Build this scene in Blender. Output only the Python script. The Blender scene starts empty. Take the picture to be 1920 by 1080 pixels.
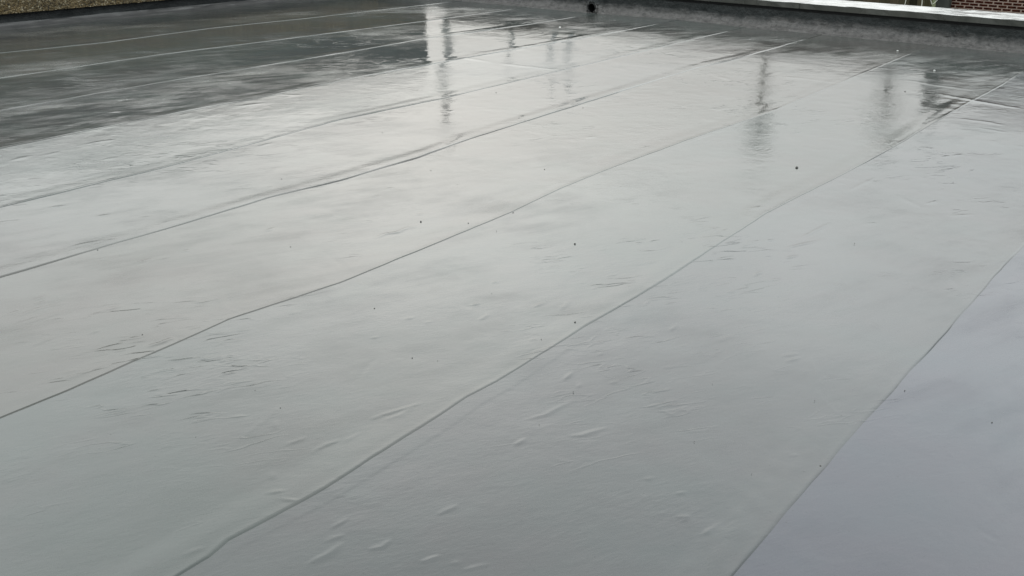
import bpy, bmesh, math, random
import numpy as np
from mathutils import Vector

# ------------------------------------------------------------------ camera
sc = bpy.context.scene
CAM_H = 1.45
cam_data = bpy.data.cameras.new('camera')
cam = bpy.data.objects.new('camera', cam_data)
sc.collection.objects.link(cam)
cam_data.sensor_width = 36.0
cam_data.lens = 36.0 * 2023.95 / 1920.0
cam_data.clip_start = 0.05
cam_data.clip_end = 5000
from mathutils import Matrix
AZ, PITCH, ROLL = 0.591, 0.3587, 0.0220
cam.matrix_world = (Matrix.Translation((0, 0, CAM_H)) @ Matrix.Rotation(AZ, 4, 'Z')
                    @ Matrix.Rotation(math.pi / 2 - PITCH, 4, 'X') @ Matrix.Rotation(ROLL, 4, 'Z'))
sc.camera = cam

# ------------------------------------------------------------------ sky and sun (overcast, sun veiled ahead of the camera)
SUN_EL, SUN_AZ = math.radians(17), math.radians(-40)      # azimuth from +Y, clockwise
world = bpy.data.worlds.new('World'); sc.world = world
world.use_nodes = True
nt = world.node_tree; N = nt.nodes; L = nt.links
N.clear()
out = N.new('ShaderNodeOutputWorld'); bg = N.new('ShaderNodeBackground')
sky = N.new('ShaderNodeTexSky'); sky.sky_type = 'NISHITA'; sky.sun_disc = False
sky.sun_elevation = SUN_EL; sky.sun_rotation = SUN_AZ
sky.air_density = 1.0; sky.dust_density = 3.0; sky.ozone_density = 1.0
hsv = N.new('ShaderNodeHueSaturation'); hsv.inputs['Saturation'].default_value = 0.42
mixg = N.new('ShaderNodeMix'); mixg.data_type = 'RGBA'
mixg.inputs[0].default_value = 0.905                         # overcast cloud deck, darker towards the horizon all round
tcz = N.new('ShaderNodeTexCoord'); sepz = N.new('ShaderNodeSeparateXYZ'); L.new(tcz.outputs['Generated'], sepz.inputs[0])
dz = N.new('ShaderNodeMapRange'); dz.interpolation_type = 'SMOOTHSTEP'
for i_, v_ in enumerate((0.03, 0.50, 0.13, 1.0)): dz.inputs[i_ + 1].default_value = v_
L.new(sepz.outputs[2], dz.inputs[0])
dk = N.new('ShaderNodeMix'); dk.data_type = 'RGBA'; dk.blend_type = 'MULTIPLY'; dk.inputs[0].default_value = 1.0
mixg.inputs[7].default_value = (9.0, 9.6, 9.58, 1); L.new(mixg.outputs[2], dk.inputs[6]); L.new(dz.outputs[0], dk.inputs[7])
tc = N.new('ShaderNodeTexCoord'); mp = N.new('ShaderNodeMapping'); mp.inputs['Scale'].default_value = (1, 1, 2.6)
cn = N.new('ShaderNodeTexNoise'); mp.inputs['Location'].default_value = (3.1, 1.7, 0.4); cn.inputs['Scale'].default_value = 2.1; cn.inputs['Detail'].default_value = 4
cn.inputs['Roughness'].default_value = 0.5
cr = N.new('ShaderNodeMapRange'); cr.inputs[1].default_value = 0.3; cr.inputs[2].default_value = 0.7
cr.inputs[3].default_value = 0.80; cr.inputs[4].default_value = 1.18
mul = N.new('ShaderNodeMix'); mul.data_type = 'RGBA'; mul.blend_type = 'MULTIPLY'; mul.inputs[0].default_value = 1.0
L.new(sky.outputs[0], hsv.inputs['Color']); L.new(hsv.outputs[0], mixg.inputs[6])
L.new(tc.outputs['Generated'], mp.inputs[0]); L.new(mp.outputs[0], cn.inputs['Vector'])
L.new(cn.outputs[0], cr.inputs[0]); L.new(dk.outputs[2], mul.inputs[6]); L.new(cr.outputs[0], mul.inputs[7])
L.new(mul.outputs[2], bg.inputs['Color']); bg.inputs['Strength'].default_value = 0.13
L.new(bg.outputs[0], out.inputs['Surface'])

sun_data = bpy.data.lights.new('sun', 'SUN'); sun = bpy.data.objects.new('sun', sun_data)
sc.collection.objects.link(sun)
sun_data.energy = 0.5; sun_data.angle = math.radians(110); sun_data.color = (1.0, 0.97, 0.93)
sdir = Vector((math.sin(SUN_AZ) * math.cos(SUN_EL), math.cos(SUN_AZ) * math.cos(SUN_EL), math.sin(SUN_EL)))
sun.rotation_euler = sdir.to_track_quat('Z', 'Y').to_euler()

sc.view_settings.view_transform = 'Standard'; sc.view_settings.look = 'None'
sc.view_settings.gamma = 1.0; sc.view_settings.exposure = 0.91
sc.view_settings.use_curve_mapping = False
sc.render.engine = 'CYCLES'
random.seed(4)
rng = np.random.default_rng(7)
COL = sc.collection

# ------------------------------------------------------------------ helpers
def mat(name, color=(0.2, 0.2, 0.2), rough=0.5, ior=1.45):
    m = bpy.data.materials.new(name); m.use_nodes = True
    b = m.node_tree.nodes['Principled BSDF']
    b.inputs['Base Color'].default_value = (*color, 1); b.inputs['Roughness'].default_value = rough
    b.inputs['IOR'].default_value = ior
    return m, m.node_tree.nodes, m.node_tree.links, b

def noise_node(n, l, scale, detail=4, rough=0.55, vec=None, stretch=None, rot=0.0):
    t = n.new('ShaderNodeTexNoise'); t.inputs['Scale'].default_value = scale
    t.inputs['Detail'].default_value = detail; t.inputs['Roughness'].default_value = rough
    if vec is None:
        g = n.new('ShaderNodeNewGeometry'); vec = g.outputs['Position']
    if stretch:
        m1 = n.new('ShaderNodeMapping'); m1.inputs['Rotation'].default_value = (0, 0, rot)
        m2 = n.new('ShaderNodeMapping'); m2.inputs['Scale'].default_value = stretch
        l.new(vec, m1.inputs[0]); l.new(m1.outputs[0], m2.inputs[0]); vec = m2.outputs[0]
    l.new(vec, t.inputs['Vector'])
    return t.outputs[0]

def ramp(n, l, fac, stops):
    r = n.new('ShaderNodeValToRGB'); e = r.color_ramp.elements
    while len(e) < len(stops): e.new(0.5)
    for el, (p, c) in zip(e, stops):
        el.position = p; el.color = (*c, 1) if len(c) == 3 else c
    l.new(fac, r.inputs[0]); return r.outputs[0]

def mrange(n, l, v, a, b, c, d):
    r = n.new('ShaderNodeMapRange'); l.new(v, r.inputs[0])
    for i, x in enumerate((a, b, c, d)): r.inputs[i + 1].default_value = x
    return r.outputs[0]

def mathn(n, l, op, a, b):
    r = n.new('ShaderNodeMath'); r.operation = op
    for i, x in enumerate((a, b)):
        if hasattr(x, 'links'): l.new(x, r.inputs[i])
        else: r.inputs[i].default_value = x
    return r.outputs[0]

def bump(n, l, h, strength, dist, normal=None):
    b = n.new('ShaderNodeBump'); b.inputs['Distance'].default_value = dist
    if hasattr(strength, 'links'): l.new(strength, b.inputs['Strength'])
    else: b.inputs['Strength'].default_value = strength
    l.new(h, b.inputs['Height'])
    if normal is not None: l.new(normal, b.inputs['Normal'])
    return b.outputs[0]

def tag(o, label=None, cat=None, group=None, kind=None):
    if label: o['label'] = label
    if cat: o['category'] = cat
    if group: o['group'] = group
    if kind: o['kind'] = kind
    return o

def link(name, me, m=None, parent=None):
    o = bpy.data.objects.new(name, me); COL.objects.link(o)
    if m is not None and not me.materials: me.materials.append(m)
    if parent: o.parent = parent
    return o

def empty(name, loc):
    o = bpy.data.objects.new(name, None); COL.objects.link(o); o.location = loc; return o

def grid_mesh(name, P, smooth=True, keep=None):
    """P: (r, c, 3) array -> quad mesh"""
    r, c, _ = P.shape
    idx = np.arange(r * c).reshape(r, c)
    q = np.stack([idx[:-1, :-1], idx[:-1, 1:], idx[1:, 1:], idx[1:, :-1]], -1).reshape(-1, 4)
    if keep is not None: q = q[keep.reshape(-1)]
    me = bpy.data.meshes.new(name)
    me.vertices.add(r * c); me.vertices.foreach_set('co', P.astype(np.float32).ravel())
    n = len(q); me.loops.add(n * 4); me.loops.foreach_set('vertex_index', q.astype(np.int32).ravel())
    me.polygons.add(n); me.polygons.foreach_set('loop_start', np.arange(0, n * 4, 4, dtype=np.int32))
    me.update(calc_edges=True)
    if smooth: me.polygons.foreach_set('use_smooth', np.ones(n, dtype=bool))
    return me

def box_mesh(name, lo, hi, bev=0.0, seg=2):
    bm = bmesh.new(); bmesh.ops.create_cube(bm, size=1)
    for v in bm.verts:
        v.co = Vector([lo[i] + (v.co[i] + .5) * (hi[i] - lo[i]) for i in range(3)])
    if bev: bmesh.ops.bevel(bm, geom=bm.edges[:], offset=bev, segments=seg, affect='EDGES')
    me = bpy.data.meshes.new(name); bm.to_mesh(me); bm.free(); return me

def tube_mesh(name, pts, radii, seg=12, cap=True):
    bm = bmesh.new(); rings = []
    for i, p in enumerate(pts):
        p = Vector(p); a = Vector(pts[max(i - 1, 0)]); b = Vector(pts[min(i + 1, len(pts) - 1)])
        t = (b - a).normalized(); s = t.orthogonal().normalized() if abs(t.z) < .99 else Vector((1, 0, 0))
        if abs(t.z) < .99: s = t.cross(Vector((0, 0, 1))).normalized()
        u = t.cross(s)
        rings.append([bm.verts.new(p + radii[i] * (math.cos(k * 2 * math.pi / seg) * s + math.sin(k * 2 * math.pi / seg) * u)) for k in range(seg)])
    for a, b in zip(rings, rings[1:]):
        for k in range(seg): bm.faces.new((a[k], a[(k + 1) % seg], b[(k + 1) % seg], b[k]))
    if cap: bm.faces.new(rings[0]); bm.faces.new(rings[-1])
    bmesh.ops.recalc_face_normals(bm, faces=bm.faces[:])
    for f in bm.faces: f.smooth = True
    me = bpy.data.meshes.new(name); bm.to_mesh(me); bm.free(); return me

# value-gradient noise on numpy arrays
_perm = rng.permutation(512)
def pnoise(x, y, seed=0):
    xi = np.floor(x).astype(int); yi = np.floor(y).astype(int); xf = x - xi; yf = y - yi
    def g(ix, iy, dx, dy):
        h = _perm[(_perm[(ix + seed * 37) & 511] + iy + seed * 101) & 511]
        a = h * (2 * np.pi / 512); return np.cos(a) * dx + np.sin(a) * dy
    u = xf ** 3 * (xf * (xf * 6 - 15) + 10); v = yf ** 3 * (yf * (yf * 6 - 15) + 10)
    a = g(xi, yi, xf, yf); b = g(xi + 1, yi, xf - 1, yf); c = g(xi, yi + 1, xf, yf - 1); d = g(xi + 1, yi + 1, xf - 1, yf - 1)
    return (a * (1 - u) + b * u) * (1 - v) + (c * (1 - u) + d * u) * v
def sstep(a, b, x):
    t = np.clip((x - a) / (b - a), 0, 1); return t * t * (3 - 2 * t)

# seam lines, creases, grit and white specks as they lie on the roof (metres: across, along)
SEAMS = {
    1: [(-0.713, 1.99), (-0.711, 2.18), (-0.707, 2.54), (-0.705, 2.8), (-0.698, 3.08), (-0.689, 3.54), (-0.676, 4.18), (-0.673, 4.47), (-0.666, 4.72), (-0.652, 4.99)],
    2: [(-1.714, 1.27), (-1.713, 1.35), (-1.726, 1.42), (-1.717, 1.49), (-1.712, 1.55), (-1.708, 1.62), (-1.705, 1.73), (-1.717, 1.91), (-1.718, 2.12), (-1.729, 2.36), (-1.72, 2.5), (-1.726, 2.71), (-1.73, 3.05), (-1.725, 3.36), (-1.724, 3.62), (-1.724, 3.73), (-1.729, 3.87), (-1.755, 4.79), (-1.703, 5.91), (-1.681, 6.78), (-1.677, 7.52), (-1.629, 9.49)],
    3: [(-2.714, 1.46), (-2.717, 1.68), (-2.742, 2.1), (-2.761, 2.35), (-2.709, 2.86), (-2.717, 3.32), (-2.727, 4.05), (-2.771, 4.6), (-2.775, 5.17), (-2.756, 6.01), (-2.688, 7.13), (-2.717, 10.49)],
    4: [(-3.76, 2.11), (-3.765, 2.36), (-3.762, 2.85), (-3.766, 3.15), (-3.772, 3.52), (-3.73, 3.97), (-3.735, 4.58), (-3.801, 5.28), (-3.837, 6.33), (-3.913, 8.53), (-3.86, 9.67)],
    5: [(-4.623, 2.64), (-4.63, 3.55), (-4.765, 5.09), (-4.714, 6.15), (-4.724, 7.28), (-4.74, 10.4)],
    6: [(-5.637, 3.27), (-5.657, 4.17), (-5.654, 5.29), (-5.719, 6.18), (-5.691, 7.13), (-5.67, 7.86), (-5.626, 8.66), (-5.561, 10.31)],
    7: [(-6.636, 3.89), (-6.711, 5.22), (-6.719, 7.2), (-6.775, 8.49), (-6.645, 10.21)],
    8: [(-7.733, 4.57), (-7.799, 6.09), (-7.705, 8.27), (-7.637, 10.91)],
    9: [(-8.848, 5.26), (-8.742, 6.25), (-8.839, 7.59), (-8.766, 8.82), (-8.676, 11.31)],
}
WRINKLES = [
   ('t', [(-5.319, 3.322), (-5.338, 3.449)]),
   ('m', [(-4.451, 2.778), (-4.413, 2.852)]),
   ('m', [(-4.167, 2.818), (-4.142, 2.89)]),
   ('t', [(-3.999, 2.94), (-3.979, 2.976)]),
   ('m', [(-3.882, 2.49), (-3.857, 2.618)]),
   ('t', [(-3.825, 2.615), (-3.823, 2.672)]),
   ('m', [(-3.502, 2.514), (-3.498, 2.607)]),
   ('t', [(-3.461, 2.603), (-3.454, 2.667)]),
   ('m', [(-3.41, 3.127), (-3.425, 3.205)]),
   ('t', [(-3.473, 2.729), (-3.471, 2.774)]),
   ('m', [(-5.671, 5.406), (-5.529, 5.474)]),
   ('t', [(-4.626, 4.234), (-4.631, 4.352)]),
   ('t', [(-5.013, 3.493), (-4.996, 3.569)]),
   ('m', [(-5.387, 3.661), (-5.36, 3.806)]),
   ('m', [(-5.353, 3.155), (-5.373, 3.293)]),
   ('m', [(-5.544, 4.931), (-5.505, 5.11)]),
   ('b', [(-6.054, 4.29), (-6.005, 4.355)]),
   ('t', [(-3.245, 3.697), (-3.245, 3.743)]),
   ('t', [(-3.053, 3.738), (-3.039, 3.771)]),
   ('t', [(-3.408, 3.825), (-3.399, 3.882)]),
   ('t', [(-3.44, 3.974), (-3.443, 4.036)]),
   ('s', [(-2.971, 3.355), (-2.979, 3.435), (-2.952, 3.476), (-2.96, 3.559), (-2.938, 3.607)]),
   ('t', [(-2.938, 4.138), (-2.929, 4.193)]),
   ('t', [(-3.268, 5.641), (-3.24, 5.722)]),
   ('t', [(-2.717, 5.034), (-2.718, 5.108)]),
   ('m', [(-1.491, 4.508), (-1.466, 4.824)]),
   ('m', [(-1.495, 4.336), (-1.413, 4.541)]),
   ('t', [(-1.444, 4.205), (-1.414, 4.281)]),
   ('m', [(-1.463, 3.91), (-1.464, 3.996)]),
   ('b', [(-1.856, 4.795), (-1.824, 4.878)]),
   ('m', [(-1.188, 5.453), (-1.161, 5.548)]),
   ('b', [(-1.379, 6.545), (-1.357, 6.614)]),
   ('b', [(-1.328, 6.62), (-1.305, 6.691)]),
   ('m', [(-1.577, 5.46), (-1.553, 5.811)]),
   ('t', [(-1.581, 7.803), (-1.425, 7.819), (-1.364, 7.803), (-1.254, 7.761)]),
   ('b', [(-1.406, 7.57), (-1.2, 7.531)]),
   ('m', [(-1.042, 5.3), (-0.951, 5.406)]),
   ('t', [(-1.331, 4.909), (-1.284, 4.977)]),
   ('t', [(-1.602, 4.393), (-1.581, 4.419)]),
   ('H', [(-2.794, 2.026), (-2.787, 2.132)]),
   ('m', [(-2.833, 1.731), (-2.825, 1.79)]),
   ('m', [(-2.8, 1.699), (-2.789, 1.763), (-2.79, 1.866)]),
   ('m', [(-3.466, 2.048), (-3.464, 2.104)]),
   ('m', [(-3.42, 2.024), (-3.421, 2.082)]),
   ('m', [(-3.407, 1.887), (-3.402, 1.985)]),
   ('m', [(-3.366, 1.887), (-3.372, 2.028), (-3.338, 2.112)]),
   ('m', [(-3.307, 1.825), (-3.307, 1.944), (-3.3, 2.05)]),
   ('m', [(-3.282, 1.809), (-3.279, 1.972), (-3.28, 2.078)]),
   ('t', [(-3.249, 1.789), (-3.246, 1.918)]),
   ('m', [(-3.178, 2.124), (-3.166, 2.217)]),
   ('m', [(-3.093, 1.791), (-3.108, 1.906)]),
   ('t', [(-3.039, 1.976), (-3.039, 2.028)]),
   ('t', [(-3.375, 2.328), (-3.368, 2.363)]),
   ('m', [(-2.203, 1.845), (-2.17, 1.881)]),
   ('m', [(-1.871, 1.833), (-1.87, 1.888), (-1.856, 1.936)]),
   ('h', [(-1.873, 2.073), (-1.866, 2.111), (-1.846, 2.168), (-1.819, 2.249)]),
   ('B', [(-1.842, 2.092), (-1.825, 2.15), (-1.826, 2.209)]),
   ('B', [(-1.513, 2.344), (-1.485, 2.403), (-1.478, 2.481), (-1.467, 2.524)]),
   ('B', [(-1.361, 2.333), (-1.335, 2.356), (-1.318, 2.396), (-1.299, 2.438)]),
   ('m', [(-1.566, 2.635), (-1.575, 2.702)]),
   ('t', [(-1.501, 2.612), (-1.512, 2.646)]),
   ('t', [(-1.576, 2.862), (-1.572, 2.897)]),
   ('m', [(-1.761, 2.75), (-1.75, 2.807)]),
   ('m', [(-1.98, 3.094), (-1.975, 3.158)]),
   ('m', [(-1.886, 3.126), (-1.908, 3.23)]),
   ('m', [(-2.06, 2.866), (-2.07, 2.941)]),
   ('m', [(-2.276, 2.721), (-2.269, 2.751)]),
   ('t', [(-2.196, 2.732), (-2.189, 2.762)]),
   ('m', [(-2.171, 2.968), (-2.157, 3.006)]),
   ('t', [(-2.26, 2.518), (-2.247, 2.545)]),
   ('t', [(-2.251, 3.212), (-2.243, 3.241)]),
   ('t', [(-1.439, 2.701), (-1.426, 2.735)]),
   ('m', [(-1.477, 3.198), (-1.481, 3.261)]),
   ('m', [(-1.845, 1.925), (-1.844, 1.995)]),
   ('m', [(-1.456, 2.194), (-1.454, 2.245)]),
   ('t', [(-1.823, 2.831), (-1.813, 2.862)]),
   ('m', [(-1.054, 3.19), (-1.031, 3.25)]),
   ('t', [(-1.084, 3.221), (-1.045, 3.283)]),
   ('s', [(-0.672, 4.187), (-0.659, 4.239), (-0.645, 4.272), (-0.64, 4.313)]),
   ('t', [(-1.481, 3.676), (-1.458, 3.723)]),
   ('m', [(-1.955, 1.825), (-1.941, 1.892)]),
   ('B', [(-1.522, 1.463), (-1.514, 1.512), (-1.514, 1.566)]),
   ('t', [(-1.548, 1.548), (-1.532, 1.598)]),
   ('m', [(-1.446, 1.583), (-1.427, 1.61), (-1.431, 1.644)]),
   ('m', [(-1.317, 1.617), (-1.301, 1.662)]),
   ('t', [(-1.259, 1.647), (-1.244, 1.675)]),
   ('t', [(-1.223, 1.648), (-1.19, 1.704)]),
   ('m', [(-1.773, 1.316), (-1.756, 1.368)]),
   ('m', [(-1.407, 1.792), (-1.393, 1.859)]),
   ('t', [(-1.575, 1.595), (-1.572, 1.654)]),
   ('m', [(-1.813, 1.616), (-1.787, 1.651)]),
   ('m', [(-1.766, 1.62), (-1.725, 1.64)]),
   ('m', [(-0.931, 2.131), (-0.905, 2.156)]),
   ('m', [(-0.905, 2.156), (-0.91, 2.117)]),
   ('m', [(-0.978, 2.228), (-0.961, 2.254)]),
   ('m', [(-0.847, 2.092), (-0.834, 2.167)]),
   ('t', [(-1.078, 2.243), (-1.062, 2.271)]),
   ('m', [(-0.809, 2.59), (-0.798, 2.616)]),
   ('m', [(-5.755, 7.658), (-5.338, 7.634)]),
   ('m', [(-5.338, 7.634), (-4.695, 7.721)]),
   ('t', [(-3.416, 8.603), (-3.045, 8.72), (-2.675, 8.677)]),
   ('m', [(-2.032, 8.767), (-1.638, 8.588), (-1.287, 8.49)]),
   ('m', [(-2.32, 9.22), (-2.042, 9.131), (-1.666, 9.083)]),
   ('b', [(-3.633, 8.341), (-3.445, 8.234)]),
]
DEBRIS = [(-5.216, 4.07, 8.4), (-5.325, 4.597, 8.9), (-5.383, 4.591, 5.4), (-3.763, 2.539, 4.7), (-3.996, 3.806, 5.6), (-4.842, 3.127, 5.9), (-3.172, 3.051, 3.4), (-2.967, 3.666, 8.5), (-2.242, 3.82, 6.9), (-3.509, 4.425, 5.8), (-3.22, 4.28, 4.1), (-2.718, 4.046, 5.0), (-2.783, 3.78, 6.1), (-4.316, 4.967, 5.0), (-4.56, 6.528, 8.0), (-3.773, 6.458, 7.5), (-3.045, 4.829, 4.4), (-2.613, 3.761, 4.7), (-1.967, 5.746, 15.4), (-1.272, 4.584, 6.1), (-1.185, 5.978, 4.6), (-2.174, 8.645, 8.9), (-2.891, 2.081, 3.8), (-2.383, 1.58, 3.2), (-2.185, 1.708, 3.9), (-2.273, 2.009, 3.3), (-2.128, 1.972, 3.2), (-2.284, 1.52, 3.1), (-2.43, 2.732, 4.9), (-1.781, 3.059, 6.6), (-1.495, 2.576, 4.1), (-2.046, 2.477, 3.5), (-1.967, 2.51, 2.6), (-1.794, 2.859, 3.6), (-2.18, 3.113, 3.0), (-1.463, 2.336, 2.3), (-0.673, 3.202, 3.5), (-0.876, 2.964, 3.4), (-0.404, 3.138, 4.3), (-0.778, 2.915, 2.5), (-1.175, 2.884, 2.5), (-1.06, 2.509, 2.3), (-1.789, 1.484, 4.1), (-0.726, 2.587, 5.3), (-0.86, 2.437, 2.9), (-2.239, 1.264, 2.9), (-6.148, 9.634, 14.2), (-2.199, 1.466, 3.0), (-9.56, 6.185, 11.3), (-9.609, 9.244, 13.3)]
WHITE = [(-6.253, 10.137, 14.8), (-2.868, 10.901, 11.2), (-2.263, 9.878, 10.1), (-5.82, 9.493, 8.3)]

# ------------------------------------------------------------------ materials
def membrane_material(name, base, wet_attr=True, rough=(0.07, 0.19)):
    m, n, l, b = mat(name)
    b.inputs['IOR'].default_value = 1.37
    big = noise_node(n, l, 0.55, 3); mid = noise_node(n, l, 3.2, 5, 0.6)
    mixv = mathn(n, l, 'ADD', mathn(n, l, 'MULTIPLY', big, 0.6), mathn(n, l, 'MULTIPLY', mid, 0.4))
    c = ramp(n, l, mixv, [(0.30, tuple(base * k for k in (0.90, 0.96, 0.96))), (0.45, tuple(base * k for k in (1.03, 0.99, 1.0))),
                          (0.58, tuple(base * k for k in (0.95, 1.02, 1.01))), (0.72, tuple(base * k for k in (1.08, 1.08, 1.09)))])
    ta = n.new('ShaderNodeAttribute'); ta.attribute_name = 'tint'; tint = ta.outputs['Color']
    tm = n.new('ShaderNodeMix'); tm.data_type = 'RGBA'; tm.blend_type = 'MULTIPLY'; tm.inputs[0].default_value = 1.0
    l.new(c, tm.inputs[6]); l.new(tint, tm.inputs[7]); c = tm.outputs[2]
    # pale dried silt left in irregular patches, mostly by the left wall
    sl = noise_node(n, l, 1.0, 7, 0.62, stretch=(1.15, 0.55, 1), rot=0.25)
    gp = n.new('ShaderNodeNewGeometry'); sp3 = n.new('ShaderNodeSeparateXYZ'); l.new(gp.outputs['Position'], sp3.inputs[0])
    lft = mrange(n, l, sp3.outputs[0], -5.2, -7.0, 0.10, 0.68)
    silt = mathn(n, l, 'MULTIPLY', mrange(n, l, sl, 0.53, 0.70, 0, 1), lft)
    sm = n.new('ShaderNodeMix'); sm.data_type = 'RGBA'; l.new(silt, sm.inputs[0]); l.new(c, sm.inputs[6])
    sm.inputs[7].default_value = (0.128, 0.125, 0.117, 1); c = sm.outputs[2]
    spk = noise_node(n, l, 95, 2, 0.6)
    sp = ramp(n, l, spk, [(0.24, (0.55, 0.55, 0.55)), (0.33, (1, 1, 1))])
    mm = n.new('ShaderNodeMix'); mm.data_type = 'RGBA'; mm.blend_type = 'MULTIPLY'; mm.inputs[0].default_value = 0.6
    l.new(c, mm.inputs[6]); l.new(sp, mm.inputs[7]); l.new(mm.outputs[2], b.inputs['Base Color'])
    streak = noise_node(n, l, 1.0, 5, 0.6, stretch=(9, 2.2, 4), rot=0.35)
    rv = mrange(n, l, streak, 0.38, 0.66, rough[0], rough[1])
    if wet_attr:
        at = n.new('ShaderNodeAttribute'); at.attribute_name = 'wet'
        dry = mathn(n, l, 'SUBTRACT', 1.0, at.outputs['Fac'])
        rv = mathn(n, l, 'ADD', mathn(n, l, 'MULTIPLY', rv, mathn(n, l, 'ADD', mathn(n, l, 'MULTIPLY', dry, 0.75), 0.25)), 0.012)
    rv = mathn(n, l, 'ADD', rv, mathn(n, l, 'MULTIPLY', silt, 0.22))
    rv = mathn(n, l, 'ADD', rv, mrange(n, l, noise_node(n, l, 1.25, 6, 0.62), 0.46, 0.56, 0.0, 0.075))
    l.new(rv, b.inputs['Roughness'])
    # fine relief of the felt under the coating
    fib = noise_node(n, l, 1.0, 3, 0.6, stretch=(75, 24, 30), rot=0.5)
    gr = noise_node(n, l, 230, 2, 0.6)
    s1 = mathn(n, l, 'ADD', mathn(n, l, 'MULTIPLY', dry, 0.04), 0.012) if wet_attr else 0.12
    s2 = mathn(n, l, 'ADD', mathn(n, l, 'MULTIPLY', dry, 0.03), 0.008) if wet_attr else 0.08
    nb = bump(n, l, fib, s1, 0.006)
    nb = bump(n, l, gr, s2, 0.002, nb)
    # thin creases, in patches
    cz = noise_node(n, l, 1.0, 2, 0.5, stretch=(15, 4.2, 8), rot=0.55)
    rid = mathn(n, l, 'ABSOLUTE', mathn(n, l, 'SUBTRACT', cz, 0.5), 0.0)
    rid = mrange(n, l, rid, 0.0, 0.035, 1, 0)
    pm = mathn(n, l, 'MULTIPLY', mrange(n, l, noise_node(n, l, 0.9, 3, 0.6), 0.50, 0.68, 0, 1), mrange(n, l, noise_node(n, l, 5.0, 2, 0.6, stretch=(1.6, .7, 1), rot=0.55), 0.48, 0.60, 0, 1))
    nb = bump(n, l, mathn(n, l, 'MULTIPLY', rid, pm), 0.55, 0.0022, nb)
    cz2 = noise_node(n, l, 1.0, 3, 0.55, stretch=(46, 17, 20), rot=0.35)
    pm2 = mrange(n, l, noise_node(n, l, 1.7, 3, 0.6), 0.50, 0.68, 0, 1)
    nb = bump(n, l, mathn(n, l, 'MULTIPLY', cz2, pm2), 0.35, 0.004, nb)
    rip = noise_node(n, l, 1.0, 4, 0.55, stretch=(11, 7, 8), rot=0.6)
    nb = bump(n, l, rip, 0.22, 0.005, nb)
    l.new(nb, b.inputs['Normal'])
    return m
M_MEM = membrane_material('grey_coated_membrane', 0.049)

m, n, l, b = mat('upstand_coating', rough=0.55, ior=1.25)
c = ramp(n, l, noise_node(n, l, 7, 6, 0.65), [(0.3, (0.012, 0.014, 0.015)), (0.7, (0.024, 0.026, 0.027))])
l.new(c, b.inputs['Base Color'])
l.new(bump(n, l, noise_node(n, l, 17, 6, 0.65, stretch=(1, 1, 1.6)), 0.8, 0.02), b.inputs['Normal'])
M_UP = m
m, n, l, b = mat('cove_coating', rough=0.5)
c = ramp(n, l, noise_node(n, l, 16, 6, 0.7), [(0.3, (0.035, 0.035, 0.035)), (0.5, (0.062, 0.060, 0.059)), (0.72, (0.095, 0.092, 0.09))])
l.new(c, b.inputs['Base Color'])
l.new(bump(n, l, noise_node(n, l, 45, 5, 0.65), 0.6, 0.012), b.inputs['Normal'])
l.new(mrange(n, l, noise_node(n, l, 9, 4), 0.3, 0.7, 0.3, 0.6), b.inputs['Roughness'])
M_COVE = m

m, n, l, b = mat('graded_upstand_coating', rough=0.5)
gz = n.new('ShaderNodeNewGeometry'); sz_ = n.new('ShaderNodeSeparateXYZ'); l.new(gz.outputs['Position'], sz_.inputs[0])
nz1 = mathn(n, l, 'MULTIPLY', mathn(n, l, 'SUBTRACT', noise_node(n, l, 3.2, 6, 0.65), 0.5), 0.16)
nz2 = mathn(n, l, 'MULTIPLY', mathn(n, l, 'SUBTRACT', noise_node(n, l, 21, 5, 0.65), 0.5), 0.07)
foot_pale = mrange(n, l, mathn(n, l, 'ADD', sz_.outputs[2], mathn(n, l, 'ADD', nz1, nz2)), 0.055, 0.135, 1, 0)  # paler towards the foot, darker above, with a ragged border
dk_ = ramp(n, l, noise_node(n, l, 9, 6, 0.65), [(0.3, (0.010, 0.0125, 0.0125)), (0.7, (0.024, 0.027, 0.027))])
lt_ = ramp(n, l, noise_node(n, l, 18, 7, 0.72), [(0.30, (0.038, 0.038, 0.037)), (0.48, (0.088, 0.084, 0.082)), (0.72, (0.140, 0.134, 0.130))])
mx = n.new('ShaderNodeMix'); mx.data_type = 'RGBA'; l.new(foot_pale, mx.inputs[0]); l.new(dk_, mx.inputs[6]); l.new(lt_, mx.inputs[7])
l.new(mx.outputs[2], b.inputs['Base Color'])
l.new(mrange(n, l, noise_node(n, l, 8, 5), 0.35, 0.65, 0.24, 0.62), b.inputs['Roughness']); b.inputs['IOR'].default_value = 1.33
l.new(bump(n, l, noise_node(n, l, 19, 7, 0.68), 0.9, 0.022), b.inputs['Normal'])
M_UPC = m

m, n, l, b = mat('cove_coating_smooth', rough=0.4)
c = ramp(n, l, noise_node(n, l, 5, 5, 0.6), [(0.3, (0.042, 0.042, 0.043)), (0.7, (0.075, 0.074, 0.073))])  # cove painted paler than the upstand for the sky its curve reflects
l.new(c, b.inputs['Base Color']); l.new(bump(n, l, noise_node(n, l, 20, 4), 0.2, 0.01), b.inputs['Normal'])
M_COVE_SMOOTH = m

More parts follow.
